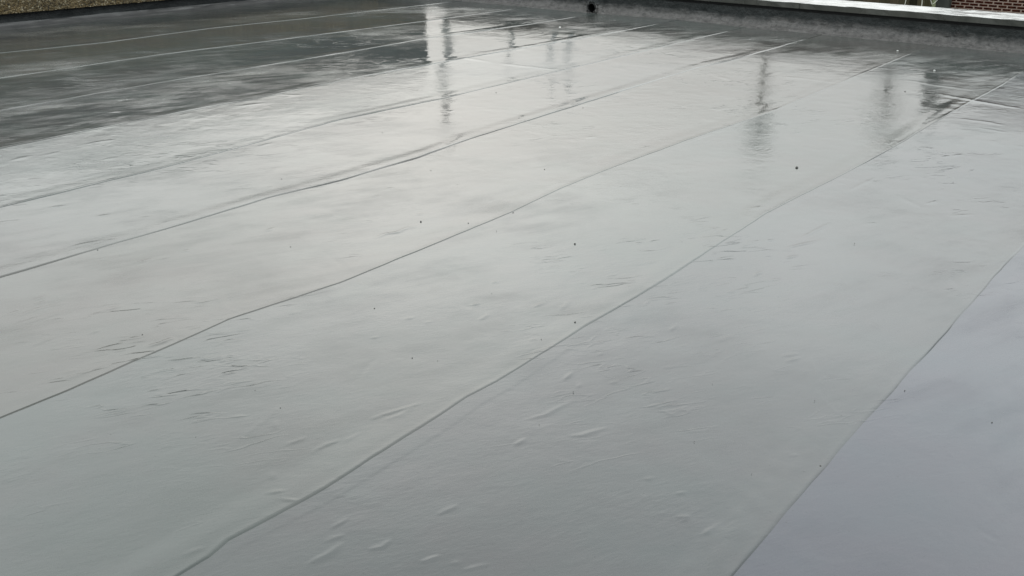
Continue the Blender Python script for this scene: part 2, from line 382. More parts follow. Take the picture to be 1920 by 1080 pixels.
m, n, l, b = mat('wet_concrete_coping', rough=0.3)
c = ramp(n, l, noise_node(n, l, 4.5, 7, 0.7), [(0.28, (0.19, 0.19, 0.185)), (0.5, (0.36, 0.355, 0.35)), (0.7, (0.46, 0.455, 0.45))])
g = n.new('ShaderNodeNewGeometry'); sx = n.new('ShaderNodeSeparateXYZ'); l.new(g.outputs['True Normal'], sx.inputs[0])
up = mrange(n, l, sx.outputs[2], 0.5, 0.9, 0, 1)                      # upright faces painted darker for the shade on them; the top stays pale
face_shade = ramp(n, l, noise_node(n, l, 6, 6, 0.65, stretch=(1, 1, 0.3)), [(0.3, (0.036, 0.038, 0.033)), (0.7, (0.07, 0.07, 0.062))])
mx = n.new('ShaderNodeMix'); mx.data_type = 'RGBA'; l.new(up, mx.inputs[0]); l.new(face_shade, mx.inputs[6]); l.new(c, mx.inputs[7])
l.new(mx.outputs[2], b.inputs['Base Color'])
l.new(mrange(n, l, noise_node(n, l, 5, 5), 0.35, 0.65, 0.08, 0.42), b.inputs['Roughness'])
l.new(bump(n, l, noise_node(n, l, 38, 6, 0.65), 0.10, 0.01), b.inputs['Normal'])
M_COP = m

m, n, l, b = mat('pebbledash', rough=0.75)
v = n.new('ShaderNodeTexVoronoi'); v.inputs['Scale'].default_value = 62
gg = n.new('ShaderNodeNewGeometry'); l.new(gg.outputs['Position'], v.inputs['Vector'])
sxx = n.new('ShaderNodeSeparateColor'); l.new(v.outputs['Color'], sxx.inputs[0])
c = ramp(n, l, sxx.outputs[0], [(0.0, (0.026, 0.020, 0.009)), (0.35, (0.075, 0.054, 0.022)), (0.7, (0.130, 0.094, 0.040)), (0.9, (0.165, 0.135, 0.080)), (1.0, (0.30, 0.27, 0.20))])
big = ramp(n, l, noise_node(n, l, 3, 5, 0.6), [(0.3, (0.55, 0.55, 0.5)), (0.7, (1.1, 1.05, 1.0))])
mx = n.new('ShaderNodeMix'); mx.data_type = 'RGBA'; mx.blend_type = 'MULTIPLY'; mx.inputs[0].default_value = 1
l.new(c, mx.inputs[6]); l.new(big, mx.inputs[7]); l.new(mx.outputs[2], b.inputs['Base Color'])
l.new(bump(n, l, mathn(n, l, 'SUBTRACT', 1.0, v.outputs['Distance']), 1.0, 0.012), b.inputs['Normal'])
M_PEB = m

def simple(name, c0, c1, scale, rough=0.7, bs=0.3, bd=0.01):
    m, n, l, b = mat(name, rough=rough)
    l.new(ramp(n, l, noise_node(n, l, scale, 5, 0.6), [(0.3, c0), (0.7, c1)]), b.inputs['Base Color'])
    if bs: l.new(bump(n, l, noise_node(n, l, scale * 4, 4, 0.6), bs, bd), b.inputs['Normal'])
    return m
M_BLACK = simple('black_pipe_and_gap_shade', (0.004, 0.004, 0.004), (0.010, 0.010, 0.010), 20, 0.5, 0)  # near-black of pipe and drip edge, also painted in as gap shade
M_STONE = simple('dark_grit', (0.018, 0.018, 0.017), (0.06, 0.055, 0.05), 90, 0.55, 0.3, 0.003)
M_WHITE = simple('pale_speck', (0.62, 0.62, 0.6), (0.8, 0.8, 0.78), 60, 0.3, 0)
M_MORTAR = simple('brick_mortar', (0.20, 0.145, 0.12), (0.32, 0.245, 0.21), 9, 0.9)
M_UPPER = simple('grey_upper_render', (0.030, 0.036, 0.035), (0.055, 0.063, 0.061), 2.2, 0.9)
M_ROOFBODY = simple('render_grey', (0.2, 0.2, 0.19), (0.28, 0.28, 0.27), 3, 0.8)
M_GROUND = simple('yard_ground', (0.035, 0.045, 0.02), (0.075, 0.08, 0.045), 0.35, 1.0)
M_GROUND.node_tree.nodes['Principled BSDF'].inputs['Specular IOR Level'].default_value = 0.05
M_PIER = simple('dark_stained_render', (0.020, 0.022, 0.020), (0.05, 0.052, 0.046), 3, 0.8)
M_POLE = simple('weathered_pole', (0.20, 0.20, 0.20), (0.30, 0.295, 0.29), 5, 0.7)
M_PALE_POLE = simple('galvanised_pole', (0.30, 0.305, 0.31), (0.42, 0.425, 0.43), 5, 0.5)
M_BARK = simple('bark', (0.24, 0.23, 0.22), (0.34, 0.325, 0.31), 8, 0.9)
M_LEAF = simple('leaf', (0.035, 0.05, 0.022), (0.075, 0.09, 0.04), 2, 0.6, 0)
M_STEM = simple('pale_stem', (0.42, 0.42, 0.36), (0.55, 0.54, 0.48), 9, 0.6, 0)
m, n, l, b = mat('brick_red', rough=0.95, ior=1.15)
oi = n.new('ShaderNodeObjectInfo')
c = ramp(n, l, noise_node(n, l, 9.3, 2, 0.5), [(0.3, (0.014, 0.004, 0.003)), (0.5, (0.032, 0.008, 0.005)), (0.7, (0.050, 0.016, 0.008))])
l.new(c, b.inputs['Base Color']); l.new(bump(n, l, noise_node(n, l, 70, 4), 0.4, 0.006), b.inputs['Normal'])
M_BRICK = m
m, n, l, b = mat('weathered_boards', rough=0.85)
oi = n.new('ShaderNodeObjectInfo')
b.inputs['IOR'].default_value = 1.2
c0 = ramp(n, l, oi.outputs['Random'], [(0.0, (0.018, 0.017, 0.010)), (0.4, (0.085, 0.068, 0.048)), (0.7, (0.045, 0.044, 0.024)), (1.0, (0.08, 0.068, 0.05))])
gr = ramp(n, l, noise_node(n, l, 1, 5, 0.6, stretch=(40, 40, 2)), [(0.3, (0.55, 0.55, 0.5)), (0.7, (1.15, 1.1, 1.05))])
mx = n.new('ShaderNodeMix'); mx.data_type = 'RGBA'; mx.blend_type = 'MULTIPLY'; mx.inputs[0].default_value = 1
l.new(c0, mx.inputs[6]); l.new(gr, mx.inputs[7]); l.new(mx.outputs[2], b.inputs['Base Color'])
M_BOARD = m

# ------------------------------------------------------------------ the roof: deck and its overlapping membrane sheets
XL, YB = -10.19, 11.60            # foot of the left and of the back upstand
LAP, TH = 0.085, 0.0034
GROUND_Z = -3.2

def seam_x(k, Y):
    if k in SEAMS:
        p = np.array(SEAMS[k]); base = 0.287 - 1.0016 * k
        x = np.interp(Y, p[:, 1], p[:, 0])
        x = base + (x - base) * 1.0
    else:
        x = np.full_like(Y, 0.287 - 1.0016 * k)
    near = 1.0
    x = x + 0.004 * pnoise(Y * 1.7, np.full_like(Y, k * 3.3), 3) + 0.0035 * pnoise(Y * 7, np.full_like(Y, k * 1.3), 4)
    return x

def wet_mask(X, Y):
    a = np.exp(-(((X + 2.9) / 2.3) ** 2 + ((Y - 7.2) / 2.6) ** 2))
    a = np.maximum(a, 0.9 * np.exp(-(((X + 6.6) / 2.4) ** 2 + ((Y - 8.6) / 1.9) ** 2)))
    a = np.maximum(a, 0.6 * np.exp(-(((X + 1.6) / 1.2) ** 2 + ((Y - 4.4) / 1.3) ** 2)))
    a = a + 0.42 * pnoise(X * 0.8, Y * 0.7, 11) + 0.25 * pnoise(X * 2.2, Y * 1.6, 12)
    return sstep(0.22, 0.72, a)

STY = {'t': (0.0065, 0.0008), 'm': (0.0065, 0.0011), 'h': (0.005, 0.0016), 'H': (0.007, 0.0024), 's': (0.005, 0.0012),
       'b': (0.014, 0.0014), 'B': (0.010, 0.0012)}
WSEG = []
for st, pts in WRINKLES:
    w, a = STY[st]
    d0 = math.hypot(*pts[0]); w0_ = w; w = max(w, 0.0023 * d0); a = a * (w / w0_) ** 0.9
    WSEG.append((np.array(pts), w, a * (0.8 + 0.5 * random.random()), random.uniform(-.3, .7)))
# the same kind of small creases scattered over the rest of the roof
for i in range(420):
    x = random.uniform(-9.9, 1.5); y = random.uniform(0.4, 11.2)
    ln = random.uniform(0.03, 0.09) if random.random() < .6 else random.uniform(0.1, 0.34); an = math.radians(random.gauss(124, 22))
    d0 = math.hypot(x, y); w = max(random.uniform(0.006, 0.013), 0.0030 * d0)
    dx, dy = math.cos(an) * ln / 2, math.sin(an) * ln / 2
    WSEG.append((np.array([(x - dx, y - dy), (x + random.gauss(0, .008), y), (x + dx, y + dy)]), w,
                 random.uniform(0.0003, 0.0010) * random.choice((1, 1, 1, -0.7)), random.uniform(-.7, .7)))

def wrinkle_height(X, Y):
    H = np.zeros_like(X)
    ymin, ymax, xmin, xmax = Y.min(), Y.max(), X.min(), X.max()
    rowsY = Y[:, 0]
    for pts, w, a, skew in WSEG:
        if pts[:, 0].max() < xmin - .1 or pts[:, 0].min() > xmax + .1: continue
        r0 = np.searchsorted(rowsY, pts[:, 1].min() - 4 * w); r1 = np.searchsorted(rowsY, pts[:, 1].max() + 4 * w)
        if r1 <= r0: continue
        x = X[r0:r1]; y = Y[r0:r1]
        seg = np.diff(pts, axis=0); ls = np.hypot(seg[:, 0], seg[:, 1]); tot = ls.sum(); acc = 0
        best = np.full_like(x, 1e9); tt = np.zeros_like(x); sg = np.zeros_like(x)
        for p, d, ln in zip(pts[:-1], seg, ls):
            t = np.clip(((x - p[0]) * d[0] + (y - p[1]) * d[1]) / (ln * ln), 0, 1)
            ds = np.hypot(x - p[0] - t * d[0], y - p[1] - t * d[1])
            up_ = ds < best; best = np.where(up_, ds, best); tt = np.where(up_, (acc + t * ln) / tot, tt); acc += ln
            sg = np.where(up_, np.sign((x - p[0]) * d[1] - (y - p[1]) * d[0]), sg)
        env = np.sin(np.pi * np.clip(tt * 0.92 + 0.04, 0, 1)) ** 0.8
        ww = w * (0.45 + 0.55 * env) * (1 + skew * sg)
        H[r0:r1] += a * env * np.exp(-(best / ww) ** 2)
    return H

def base_height(X, Y, wet):
    h = 0.0032 * pnoise(X * 0.45, Y * 0.38, 1) + 0.0018 * pnoise(X * 1.1, Y * 0.8, 2)
    dry = 1 - 0.55 * wet
    near = 1 - sstep(4.5, 8.0, np.hypot(X, Y))
    h = h + near * (0.0020 * pnoise(X * 1.2 + 3, Y * 0.9, 35) + 0.0011 * pnoise(X * 2.6, Y * 1.7, 36) + 0.0004 * pnoise(X * 5.5, Y * 3.2, 37))
    h = h + np.interp(X, [-9.7, -8.7, -7.72, -6.70, -5.67, -4.70, -3.76], [0, 0.001, 0.0, -0.0005, 0.0115, 0.0005, 0.0])
    ca, sa = math.cos(0.45), math.sin(0.45)
    A = X * ca + Y * sa; B = -X * sa + Y * ca               # B runs along the wrinkle grain
    patch = sstep(-0.05, 0.35, pnoise(X * 0.7 + 5, Y * 0.6, 5))
    h += dry * (0.00045 * pnoise(A * 6.5, B * 1.9, 6) * (0.35 + patch) + 0.00022 * pnoise(A * 19, B * 6, 7) * (0.2 + 1.2 * patch))
    # ripples across the sheets towards the back edge
    far = sstep(6.0, 9.0, Y)
    h += far * (0.0007 * pnoise(X * 0.9, Y * 3.0, 8) + 0.0005 * pnoise(X * 2.0, Y * 8.0, 9)) + sstep(3.5, 8.0, np.hypot(X, Y)) * 0.00016 * pnoise(X * 5 + Y * 2, Y * 9 - X * 4, 25)
    # left part: small sharp creases
    left = sstep(-4.0, -6.0, X)
    blot = sstep(-0.12, 0.30, pnoise(X * 0.75 + 2, Y * 0.55, 19))
    h += left * (0.15 + 0.75 * blot) * (0.0013 * pnoise(A * 7, B * 2.6, 10) + 0.0008 * pnoise(A * 17, B * 6, 18) + 0.0004 * pnoise(A * 34, B * 15, 22)) + left * 0.0008 * pnoise(X * 1.6, Y * 1.1, 17)
    # rain rings on the standing water
    R = np.hypot(X + 2.40, Y - 6.06)
    h += 0.00022 * np.sin(R * 2 * np.pi / 0.035) * np.exp(-(R / 0.26) ** 4) * sstep(0.0, 0.06, R)
    # rumpled strip beside a near seam
    rp = np.exp(-(((X + 0.80) / 0.07) ** 2)) * sstep(1.6, 2.1, Y) * (1 - sstep(2.5, 2.9, Y))
    h += rp * 0.0012 * pnoise(X * 22, Y * 14, 13)
    return h

def y_rows(xc):
    ys = [-2.5]
    while ys[-1] < YB + 0.02:
        y = ys[-1]; d = math.hypot(xc, max(y, 0)) if y > 0 else 4 + abs(y) * 8
        d = max(d, 2.0)
        st = 0.0016 * d + 0.00022 * d * d
        if y < 0.6: st = max(st, 0.03)
        ys.append(y + min(max(st, 0.0044), 0.06))
    ys[-1] = YB + 0.03
    return np.array(ys)

deck = link('flat_roof', box_mesh('flat_roof', (-10.6, -3.0, GROUND_Z), (4.2, 12.4, -0.035)), M_ROOFBODY)
tag(deck, 'flat roof deck of the building', None, None, 'structure')
K0, K1 = -2, 9
TINT = {-1: (0.92, 0.96, 1.16), 0: (0.93, 0.96, 1.18), 1: (0.95, 1.01, 1.05), 2: (0.965, 1.03, 0.99), 3: (1.04, 1.02, 0.94), 4: (1.03, 1.01, 0.95)}
EDGE = {1: 1.45, 2: 1.15, 3: 0.55, 4: 2.0, 5: 0.9, 6: 1.3}
for k in range(K0, K1 + 1):
    xr0 = 0.287 - 1.0016 * k
    Yr = y_rows(xr0 - 0.5)
    XR = seam_x(k, Yr) if k > K0 else np.full_like(Yr, 4.0)
    XLf = (seam_x(k + 1, Yr) - LAP) if k < K1 else np.full_like(Yr, XL - 0.03)
    dxm = min(max(0.0021 * max(abs(xr0 - .5), math.hypot(xr0 - .5, 2.0)), 0.0045), 0.0135)
    if k < 1: dxm = 0.012 if k == 0 else 0.03
    # columns: distance from the right edge
    edge = np.array([-0.0015, -0.0008, 0.0008, 0.0022, 0.0038, 0.0056, 0.0080, 0.0115])
    nmain = int(1.03 / dxm)
    fr = np.linspace(0, 1, nmain)
    S_ = np.concatenate([np.broadcast_to(edge, (len(Yr), len(edge))),
                         0.0115 + (XR - XLf - 0.0115)[:, None] * fr[1:][None, :]], 1)
    S_ = S_[:, ::-1]
    X = XR[:, None] - S_; Y = np.broadcast_to(Yr[:, None], X.shape).copy()
    wet = wet_mask(X, Y)
    h = base_height(X, Y, wet) + wrinkle_height(X, Y)
    # edge of the coating bead on the lower sheet, just beyond the next sheet's edge
    if k < K1:
        dr_ = X - seam_x(k + 1, Yr)[:, None] - 0.045 - 0.03 * pnoise(Y * 0.8, np.full_like(Y, k * 4.4), 26)
        on = sstep(-0.12, 0.15, pnoise(Y * 0.7, np.full_like(Y, k * 9.1), 27))
        h = h + 0.00038 * on * (1 - sstep(-0.006, 0.006, dr_)) * sstep(-0.13, -0.05, dr_)
    nz = pnoise(Y * 0.9, np.full_like(Y, k * 7.7), 14)
    lapw = LAP * (1.0 + 0.35 * pnoise(Y * 1.3, np.full_like(Y, k * 2.7), 15))
    if k > K0:
        over = 1 - sstep(lapw - 0.035, lapw + 0.065, S_)
        lapz = TH * np.clip(0.55 + 0.6 * nz, 0.2, 1.0) * EDGE.get(k, 1.0)
        h = h + lapz * over
        # a slight hollow beside the lap
        h = h - 0.0004 * np.exp(-((S_ - lapw - 0.07) / 0.05) ** 2)
        lift = 1 + 0.5 * np.clip(pnoise(Y * 2.3, np.full_like(Y, k * 5.1), 16) * 2, -0.6, 1)
        lift = lift * EDGE.get(k, 1.0) * (1 - 0.6 * sstep(4.0, 6.0, Y) * (k < 5) * sstep(-0.15, 0.25, pnoise(Y * 0.55, np.full_like(Y, k * 6.3), 38)))
        e = sstep(-0.0016, 0.0090 * lift, S_)
        h = h + (e - 1) * (lapz + 0.0028 * EDGE.get(k, 1.0)) + 0.0016 * np.exp(-(S_ / 0.02) ** 2)
    # the buried margin stays below the next sheet
    h = h - 0.0015 * (1 - sstep(LAP * 0.6, LAP * 0.9, (X - XLf[:, None])))
    me = grid_mesh('membrane_sheet', np.stack([X, Y, h], -1))
    at = me.attributes.new('wet', 'FLOAT', 'POINT'); at.data.foreach_set('value', wet.astype(np.float32).ravel())
    # sheets come from different rolls: slight differences of shade
    tn = np.array(TINT.get(k, (0.97, 1.03, 0.98)))
    va = pnoise(X * 0.5 + k, Y * 0.45, 28)[..., None]
    tc_ = tn * (1 + va * np.array([0.10, 0.0, -0.06])) * (1 + 0.10 * pnoise(X * 0.8, Y * 0.5 + k * 3, 29))[..., None]
    tc_ = np.concatenate([tc_, np.ones_like(tc_[..., :1])], -1)
    at = me.attributes.new('tint', 'FLOAT_COLOR', 'POINT'); at.data.foreach_set('color', tc_.astype(np.float32).ravel())
    link('membrane_sheet', me, M_MEM, deck)

# ------------------------------------------------------------------ left pebbledash wall with its upstand
lw = empty('pebbledash_wall', (XL - 0.3, 5, 0))
tag(lw, 'brown pebbledash parapet wall along the left edge of the wet roof', 'wall')
Yw = np.arange(-2.5, 11.75, 0.03)
prof = []
for t in np.linspace(0, 1, 9):      # cove, then the vertical face
    a = t * math.pi / 2
    prof.append((XL + 0.015 - 0.11 * math.sin(a) , 0.002 + 0.06 * (1 - math.cos(a)) if t else -0.006, t))
for z in np.linspace(0.075, 0.155, 6): prof.append((XL - 0.098, z, 2))
P = np.zeros((len(Yw), len(prof), 3))
for j, (x, z, t) in enumerate(prof):
    nn = pnoise(Yw * 2.1, np.full_like(Yw, j * .35), 20) * 0.016 + pnoise(Yw * 7, np.full_like(Yw, j * .6), 21) * 0.006
    wgt = 1.0 if t < 1.5 else 0.35
    P[:, j] = np.stack([x + nn * wgt, Yw, z + (nn * 0.6 if 0 < t < 1.2 else 0 * Yw)], 1)
P = P[:, ::-1]
def rel(o, p): o.matrix_parent_inverse = Matrix.Translation(-p.location); return o
nc = P.shape[1] - 8
rel(link('upstand', grid_mesh('upstand', P[:, :nc + 1]), M_UP, lw), lw)
rel(link('cove', grid_mesh('cove', P[:, nc:]), M_COVE_SMOOTH, lw), lw)
# rough-cast face: one dense sheet wrapped round the coping edge
zs = np.concatenate([np.arange(0.140, 1.24, 0.02)])
Yp = np.arange(-2.5, 12.86, 0.03)
YY, ZZ = np.meshgrid(Yp, zs, indexing='ij')
XX = XL - 0.055 + 0.008 * pnoise(YY * 20, ZZ * 20, 22) + 0.006 * pnoise(YY * 3, ZZ * 3, 23)
PF = np.stack([XX, YY, ZZ + (0.006 * pnoise(YY * 12, ZZ * 0, 24))], -1); nl = 17
rel(link('pebbledash_face', grid_mesh('pebbledash_face', PF[:, :nl + 1]), M_PEB, lw), lw)
rel(link('upper_render', grid_mesh('upper_render', PF[:, nl:]), M_UPPER, lw), lw)
rel(link('wall_core', box_mesh('wall_core', (XL - 0.42, -2.5, GROUND_Z), (XL - 0.16, 12.84, 1.21)), M_PEB, lw), lw)
rel(link('drip_edge', box_mesh('drip_edge', (XL - 0.155, -2.5, 0.163), (XL - 0.085, 11.74, 0.171)), M_BLACK, lw), lw)
rel(link('coping', box_mesh('coping', (XL - 0.46, -2.52, 1.215), (XL - 0.02, 12.88, 1.275), 0.008), M_COP, lw), lw)

# ------------------------------------------------------------------ back parapet: cove, upstand, wall, coping stones
bw = empty('parapet_wall', (-4, 12.0, 0))
tag(bw, 'low parapet with dark coated upstand and pale concrete coping at the back of the roof', 'parapet')
DR = Vector((-6.72, 11.600, 0.058))      # drain mouth
Xb = np.arange(XL - 0.05, 4.2, 0.014)
prof = [(-0.03, -0.006, 0)]
for t in np.linspace(0.08, 1, 13):
    a = t * math.pi / 2
    prof.append((0.145 * math.sin(a), 0.003 + 0.10 * (1 - math.cos(a)), 1))
for z in np.linspace(0.115, 0.204, 9): prof.append((0.147 + (z - 0.1) * 0.06, z, 2))
P = np.zeros((len(Xb), len(prof), 3)); wob = 0.02 * pnoise(Xb * 0.9, Xb * 0, 30) + 0.012 * pnoise(Xb * 3.1, Xb * 0, 31)
for j, (y, z, t) in enumerate(prof):
    j_ = np.full_like(Xb, j * 0.45)
    nn = 0.020 * pnoise(Xb * 6, j_, 32) + 0.013 * pnoise(Xb * 17, j_ * 2, 33)
    dr = np.exp(-((Xb - DR.x) / 0.16) ** 2)
    nn = nn * (1 + 1.6 * dr)
    wgt = {0: 0.0, 1: 1.0, 2: 0.45}[t]
    P[:, j] = np.stack([Xb, YB + y + wob * (1 if t < 2 else 0.3) - np.abs(nn) * wgt * 0.5, z + nn * wgt * 0.8 * (1 if t == 1 else 0.2)], 1)
near_d = np.exp(-(np.abs(Xb - DR.x) / 0.13) ** 4)[:, None]
zz_ = P[:, :, 2]; tgt = YB + 0.008 + 0.25 * np.clip(zz_ - 0.10, 0, 1) + 0.006 * pnoise(P[:, :, 0] * 14, zz_ * 14, 34)
P[:, 1:, 1] = (P[:, :, 1] * (1 - near_d) + np.minimum(P[:, :, 1], tgt) * near_d)[:, 1:]
cut = 15
ctr = (P[:-1, :-1] + P[1:, 1:]) / 2
hole = np.hypot(ctr[..., 0] - DR.x, ctr[..., 2] - DR.z) < 0.052
k1 = ~hole.copy(); k1[:, cut:] = False
k2 = ~hole.copy(); k2[:, :cut] = False
rel(link('cove', grid_mesh('cove', P, keep=k1), M_UPC, bw), bw)
rel(link('upstand', grid_mesh('upstand', P, keep=k2), M_UPC, bw), bw)
rel(link('painted_gap_shadow', box_mesh('painted_gap_shadow', (-9.04, YB + 0.185, 0.10), (4.19, YB + 0.199, 0.2365)), M_BLACK, bw), bw)  # black strip painted in as the shade of the gap under the coping
XC = -9.05                                # the coping stops short of the left wall
rel(link('wall_core', box_mesh('wall_core', (XC, YB + 0.20, GROUND_Z), (4.2, 12.33, 0.249)), M_ROOFBODY, bw), bw)
edges = [XC, -6.62, -4.19, -1.76, 0.67, 3.1, 4.3]
for a, b_ in zip(edges, edges[1:]):
    me = box_mesh('coping_stone', (a + 0.0008, YB + 0.128, 0.237), (b_ - 0.0008, 12.40, 0.298), 0.0025)
    bm = bmesh.new(); bm.from_mesh(me)
    bmesh.ops.subdivide_edges(bm, edges=[e for e in bm.edges if e.calc_length() > 0.5], cuts=24, use_grid_fill=True)
    for v_ in bm.verts:
        if v_.co.y < YB + 0.15 and v_.co.z > 0.28:
            v_.co.y += 0.006 * random.gauss(0, .5); v_.co.z += 0.0035 * random.gauss(0, .6)
    bm.to_mesh(me); bm.free()
    rel(link('coping_stone', me, M_COP, bw), bw)

# drain: a round black outlet through the upstand
dr = empty('drain_outlet', DR)
tag(dr, 'round black drain outlet at the foot of the back upstand', 'drain')
bm = bmesh.new(); rr = []
for (y, r) in ((0.12, 0.056), (0.004, 0.056), (-0.004, 0.0555), (-0.006, 0.052), (0.02, 0.050), (0.33, 0.049)):
    rr.append([bm.verts.new((r * math.cos(a) * 0.93, y, r * math.sin(a) * 1.12)) for a in np.linspace(0, 2 * math.pi, 28, endpoint=False)])
for a, b_ in zip(rr, rr[1:]):
    for i in range(28): bm.faces.new((a[i], a[(i + 1) % 28], b_[(i + 1) % 28], b_[i]))
bm.faces.new(rr[-1])
for f in bm.faces: f.smooth = True
me = bpy.data.meshes.new('pipe'); bm.to_mesh(me); bm.free(); link('pipe', me, M_BLACK, dr)
bm = bmesh.new(); rings = []
for i in range(48):
    a = i / 48 * 2 * math.pi; ring = []
    for j in range(8):
        b2 = j / 8 * 2 * math.pi
        q = 0.011 * (1 + 0.45 * math.sin(a * 5 + 1) * math.sin(a * 3) + 0.25 * math.sin(a * 11))
        r = 0.068 + q * math.cos(b2) + 0.005 * math.sin(a * 7)
        ring.append(bm.verts.new((r * math.cos(a), 0.006 + q * 1.1 * math.sin(b2) + 0.012 * max(0, math.sin(a)), r * math.sin(a) * 1.12)))
    rings.append(ring)
for i in range(48):
    for j in range(8): bm.faces.new((rings[i][j], rings[(i + 1) % 48][j], rings[(i + 1) % 48][(j + 1) % 8], rings[i][(j + 1) % 8]))
bmesh.ops.recalc_face_normals(bm, faces=bm.faces[:])
for f in bm.faces: f.smooth = True
me = bpy.data.meshes.new('collar'); bm.to_mesh(me); bm.free(); link('collar', me, M_UPC, dr)

# ------------------------------------------------------------------ yard beyond: ground, brick building, fence, poles, trees
me = bpy.data.meshes.new('ground')
me.from_pydata([(-1500, -1500, GROUND_Z), (1500, -1500, GROUND_Z), (1500, 1500, GROUND_Z), (-1500, 1500, GROUND_Z)], [], [(0, 1, 2, 3)])
g = link('ground', me, M_GROUND); g['kind'] = 'structure'

bb = empty('brick_building', (-6.72, 30, GROUND_Z))
tag(bb, 'red brick building with pale mortar joints and a dark corner pier beyond the parapet', 'building')
BX0, BX1, BZ1 = -6.72, 3.0, 3.45
rel(link('wall', box_mesh('wall', (BX0, 30.0, GROUND_Z), (BX1, 38, BZ1 - 0.005)), M_MORTAR, bb), bb)
rel(link('pier', box_mesh('pier', (-7.06, 29.80, GROUND_Z), (-6.715, 30.35, 4.15), 0.02), M_PIER, bb), bb)
rel(link('coping', box_mesh('coping', (BX0, 29.93, BZ1), (BX1 + .05, 38.05, BZ1 + 0.09), 0.01), M_COP, bb), bb)
bme = box_mesh('brick', (-0.0960, -0.008, -0.0245), (0.0960, 0.02, 0.0245), 0.003, 1); bme.materials.append(M_BRICK)
half = box_mesh('half_brick', (-0.044, -0.008, -0.0265), (0.044, 0.02, 0.0265), 0.003, 1); half.materials.append(M_BRICK)
rest = bmesh.new(); made = 0
r = 0; z = GROUND_Z + 0.05
while z < BZ1 - 0.04:
    off = 0.0 if r % 2 == 0 else -0.1125
    x = BX0 + 0.11 + off
    while x < BX1 - 0.1:
        hb = x < BX0 + 0.05
        xx = x + 0.055 if hb else x
        vis = -2.1 < z < -0.1 and xx < -4.3 and made < 300
        if vis:
            o = bpy.data.objects.new('brick', half if hb else bme); COL.objects.link(o); o.parent = bb
            o.location = (xx - bb.location.x + random.gauss(0, .0015), -0.001 + random.gauss(0, .0015), z - bb.location.z)
            o.rotation_euler = (0, random.gauss(0, .004), 0); made += 1
        else:
            w_ = 0.044 if hb else 0.0985
            vs = [rest.verts.new((xx + sx_ * w_, 30.0 + yy, z + sz * 0.0265)) for yy in (-0.008, 0.015) for sx_, sz in ((-1, -1), (1, -1), (1, 1), (-1, 1))]
            rest.faces.new((vs[0], vs[1], vs[2], vs[3]))
            for i in range(4): rest.faces.new((vs[i], vs[4 + i], vs[4 + (i + 1) % 4], vs[(i + 1) % 4]))
        x += 0.225
    z += 0.075; r += 1
me = bpy.data.meshes.new('brick_courses'); rest.to_mesh(me); rest.free()
o = rel(link('brick_courses', me, M_BRICK, bb), bb); o['kind'] = 'stuff'

fe = empty('board_fence', (-10, 29.5, GROUND_Z))
tag(fe, 'weathered brown and green board fence beyond the coping beside the dark pier', 'fence')
x = -13.6
while x < -7.2:
    w_ = random.uniform(0.17, 0.27); top = -0.75 + random.gauss(0, .03)
    y0 = 29.5 + random.uniform(-.02, .02)
    rel(link('board', box_mesh('board', (x, y0, GROUND_Z + 0.05), (min(x + w_, -7.08), y0 + 0.025, top), 0.004, 1), M_BOARD, fe), fe)
    x += w_ + random.uniform(0.002, 0.006)
for zz in (-2.7, -1.05):
    rel(link('rail', box_mesh('rail', (-13.6, 29.53, zz), (-7.1, 29.58, zz + 0.09)), M_PIER, fe), fe)
for xx in (-12.9, -10.9, -8.95):
    rel(link('post', box_mesh('post', (xx, 29.585, GROUND_Z), (xx + 0.1, 29.68, -0.8)), M_PIER, fe), fe)

def sagging(pts, r): return tube_mesh('stem', pts, [r] * len(pts), 8)
st = link('bare_stem', sagging([(-7.16, 29.40, -0.3), (-7.12, 29.40, -0.8), (-7.10, 29.40, -1.10), (-7.055, 29.40, -1.215), (-7.00, 29.40, -1.19), (-6.93, 29.40, -1.10), (-6.86, 29.42, -0.98), (-6.84, 29.44, -0.6), (-6.9, 29.46, -0.2)], 0.010), M_STEM)
tag(st, 'pale bare looping stem hanging in front of the dark pier', 'stem')
s2 = link('bare_stem', sagging([(-7.80, 29.42, GROUND_Z), (-7.72, 29.42, -2.2), (-7.73, 29.42, -1.3), (-7.66, 29.42, -0.7), (-7.7, 29.42, -0.2)], 0.010), M_STEM)
tag(s2, 'pale upright bare stem growing against the board fence', 'stem')
s3 = link('bare_stem', sagging([(-7.42, 29.42, GROUND_Z), (-7.36, 29.42, -2.0), (-7.30, 29.42, -1.25), (-7.33, 29.42, -0.75), (-7.28, 29.42, -0.1)], 0.013), M_STEM)
tag(s3, 'pale upright bare stem at the fence end nearest the dark pier', 'stem')

def pole(name, x, y, top, r, m_, label, arms=False):
    p = empty(name, (x, y, GROUND_Z)); tag(p, label, 'pole', 'poles standing beyond the roof and seen in its reflections')
    H = top - GROUND_Z
    link('shaft', tube_mesh('shaft', [(0, 0, 0), (0, 0, 0.4), (0, 0, H * 0.6), (0, 0, H)], [r * 1.3, r * 1.1, r, r * 0.85], 14), m_, p)
    link('cap', tube_mesh('cap', [(0, 0, H), (0, 0, H + 0.05), (0, 0, H + 0.07)], [r * 1.05, r * 1.0, r * 0.4], 14), m_, p)
    return p
def at_dir(px, py, Y): return px / py * Y
YP = 26.0
pole('utility_pole', at_dir(-4.95, 6.43, YP), YP, 5.4, 0.13, M_POLE, 'thick dark pole mirrored beside the bright end of the left wall')
pole('street_pole', at_dir(-5.09, 7.477, YP), YP, 3.6, 0.07, M_POLE, 'thin dark pole mirrored just right of the thick dark pole')
pole('street_pole', at_dir(-4.83, 7.73, YP), YP, 3.7, 0.09, M_PALE_POLE, 'pale grey pole, left one of the mirrored pair in mid roof')
pole('street_pole', at_dir(-4.32, 7.16, YP), YP, 3.7, 0.10, M_PALE_POLE, 'pale grey pole, right one of the mirrored pair in mid roof')

